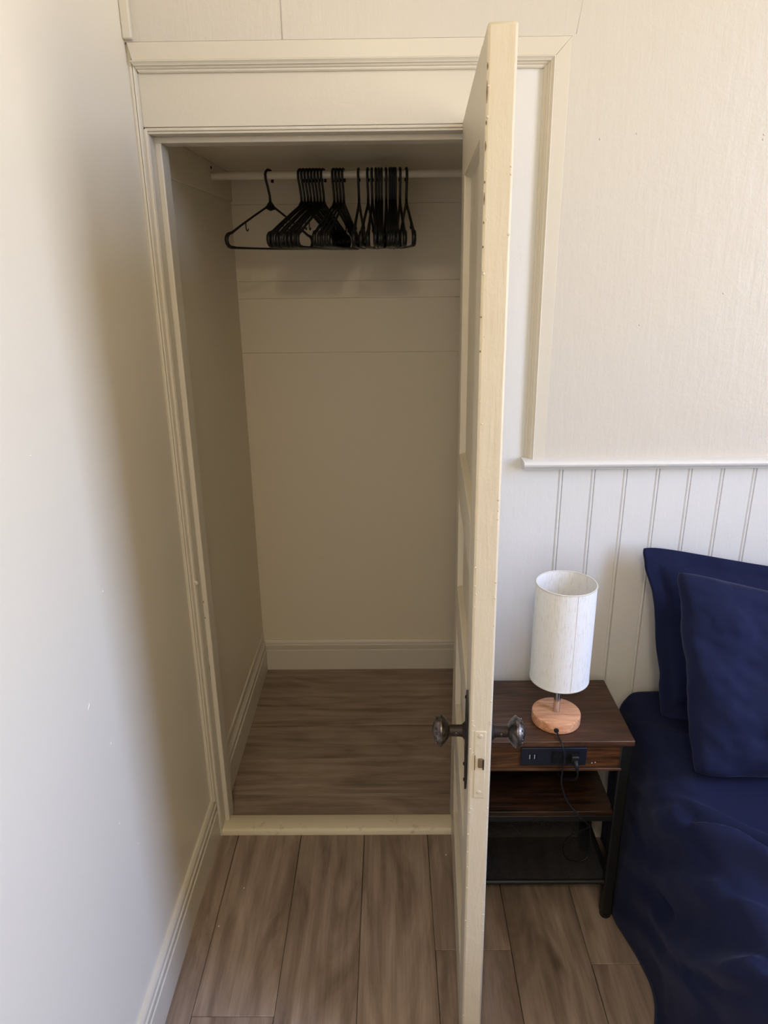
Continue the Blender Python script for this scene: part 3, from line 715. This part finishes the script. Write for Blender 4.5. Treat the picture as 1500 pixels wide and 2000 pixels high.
def pillow(name, TL, TR, BL, BR, thick, label, flange=0.0, seed=0.0, sag=0.03, wr=0.010, n=90, crn=0.02, tsag=0.3):
    TL, TR, BL, BR = map(Vector, (TL, TR, BL, BR)); c = (TL + TR + BL + BR) / 4
    nrm = (TR - TL).cross(TL - BL).normalized()
    if nrm.y > 0: nrm = -nrm
    vs, fs = [], []; mbp = MB()
    wdt, hgt = (TR - TL).length, (TL - BL).length
    for side in (1, -1):
        for i in range(n + 1):
            for j in range(n + 1):
                s, t = i / n, j / n
                p = (BL * (1 - s) + BR * s) * (1 - t) + (TL * (1 - s) + TR * s) * t
                e_s = 4 * s * (1 - s); e_t = 4 * t * (1 - t)
                ux = (BR - BL).normalized(); uz = (TL - BL).normalized()
                # edges draw in between the corners
                cs, ct = abs(2 * s - 1), abs(2 * t - 1)
                rc = crn * (cs * ct) ** 7          # rounded corners
                p = p - ux * rc * (1 if s > 0.5 else -1) - uz * rc * (1 if t > 0.5 else -1)
                p = p + ux * sag * e_t * (1 - 2 * s) * (1 if s < 0.5 else 1) * (1 - e_s) + uz * sag * e_s * (1 - 2 * t) * (1 - e_t) * tsag
                fs_ = flange / wdt; ft_ = flange / hgt
                si = min(1, max(0, (s - fs_) / (1 - 2 * fs_))); ti = min(1, max(0, (t - ft_) / (1 - 2 * ft_)))
                prof = (max(0.0, 4 * si * (1 - si)) ** 0.5) * (max(0.0, 4 * ti * (1 - ti)) ** 0.5)
                q = p * 1.0
                ed = min(1, min(s, 1 - s, t, 1 - t) * 8)
                wv = wr * fbm(q.x * 5 + seed, q.z * 5, seed, 4) + wr * 0.9 * abs(fbm((q.x + q.z) * 7 + seed, (q.x - q.z) * 2.5, seed + 3, 3)) * (1 - 0.5 * prof)
                edge_wave = (1 - ed) * 0.016 * fbm(q.x * 6 + seed, q.z * 6, 2 + seed, 2)
                off = side * (thick / 2 * prof ** 0.85 + 0.0035) + wv * (0.4 + 0.6 * prof) * (1 if side > 0 else 0.3) + edge_wave
                mbp.v.append(tuple(p + nrm * off + ux * (1 - ed) * 0.006 * fbm(q.z * 14, seed, 0, 2)))
    N = (n + 1) * (n + 1)
    for sd_ in (0, 1):
        for i in range(n):
            for j in range(n):
                a = sd_ * N + i * (n + 1) + j; mbp.f.append((a, a + 1, a + n + 2, a + n + 1))
    def idx(i, j): return i * (n + 1) + j
    ring = [(i, 0) for i in range(n)] + [(n, j) for j in range(n)] + [(i, n) for i in range(n, 0, -1)] + [(0, j) for j in range(n, 0, -1)]
    for k_ in range(len(ring)):
        a, b_ = idx(*ring[k_]), idx(*ring[(k_ + 1) % len(ring)]); mbp.f.append((a, b_, N + b_, N + a))
    o = mbp.build(name, 'navy', None, smooth=True); tag(o, label, 'pillow', 'navy pillows on the bed')
    return o
pillow('pillow', (0.638, -0.060, 1.006), (1.335, -0.060, 0.885), (0.690, -0.190, 0.556), (1.360, -0.190, 0.548), 0.110, 'navy pillow in a flanged sham leaning against the beadboard wall', flange=0.045, seed=3.1, sag=0.030, wr=0.020, crn=0.016)
pillow('pillow', (0.668, -0.235, 1.012), (1.345, -0.235, 0.850), (0.696, -0.405, 0.552), (1.380, -0.405, 0.545), 0.165, 'plump navy pillow leaning in front of the flanged one', flange=0.0, seed=8.4, sag=0.016, wr=0.034, crn=0.013, tsag=0.6)

# ------------------------------------------------------------------ crumbs on the floor
for (x, y) in ((-0.43, -0.205), (-0.475, -0.330), (0.235, -0.330), (0.16, -0.085)):
    r_ = 0.0022
    cbm = MB().lathe([(0.0004, 0.0), (r_, 0.0008), (r_ * 0.8, 0.0022), (0.0004, 0.003)], 7, 'z', (x, y, 0.0)).build('floor_crumb', 'dust', None)
    tag(cbm, {0.16: 'white crumb on the floor by the threshold and door', 0.235: 'white crumb on the floor right of the door', -0.43: 'white crumb near the left floor seam, nearer the threshold', -0.475: 'white crumb near the left baseboard, farther from the threshold'}[x], 'crumb', 'white crumbs on the floor')
bpy.context.view_layer.update()
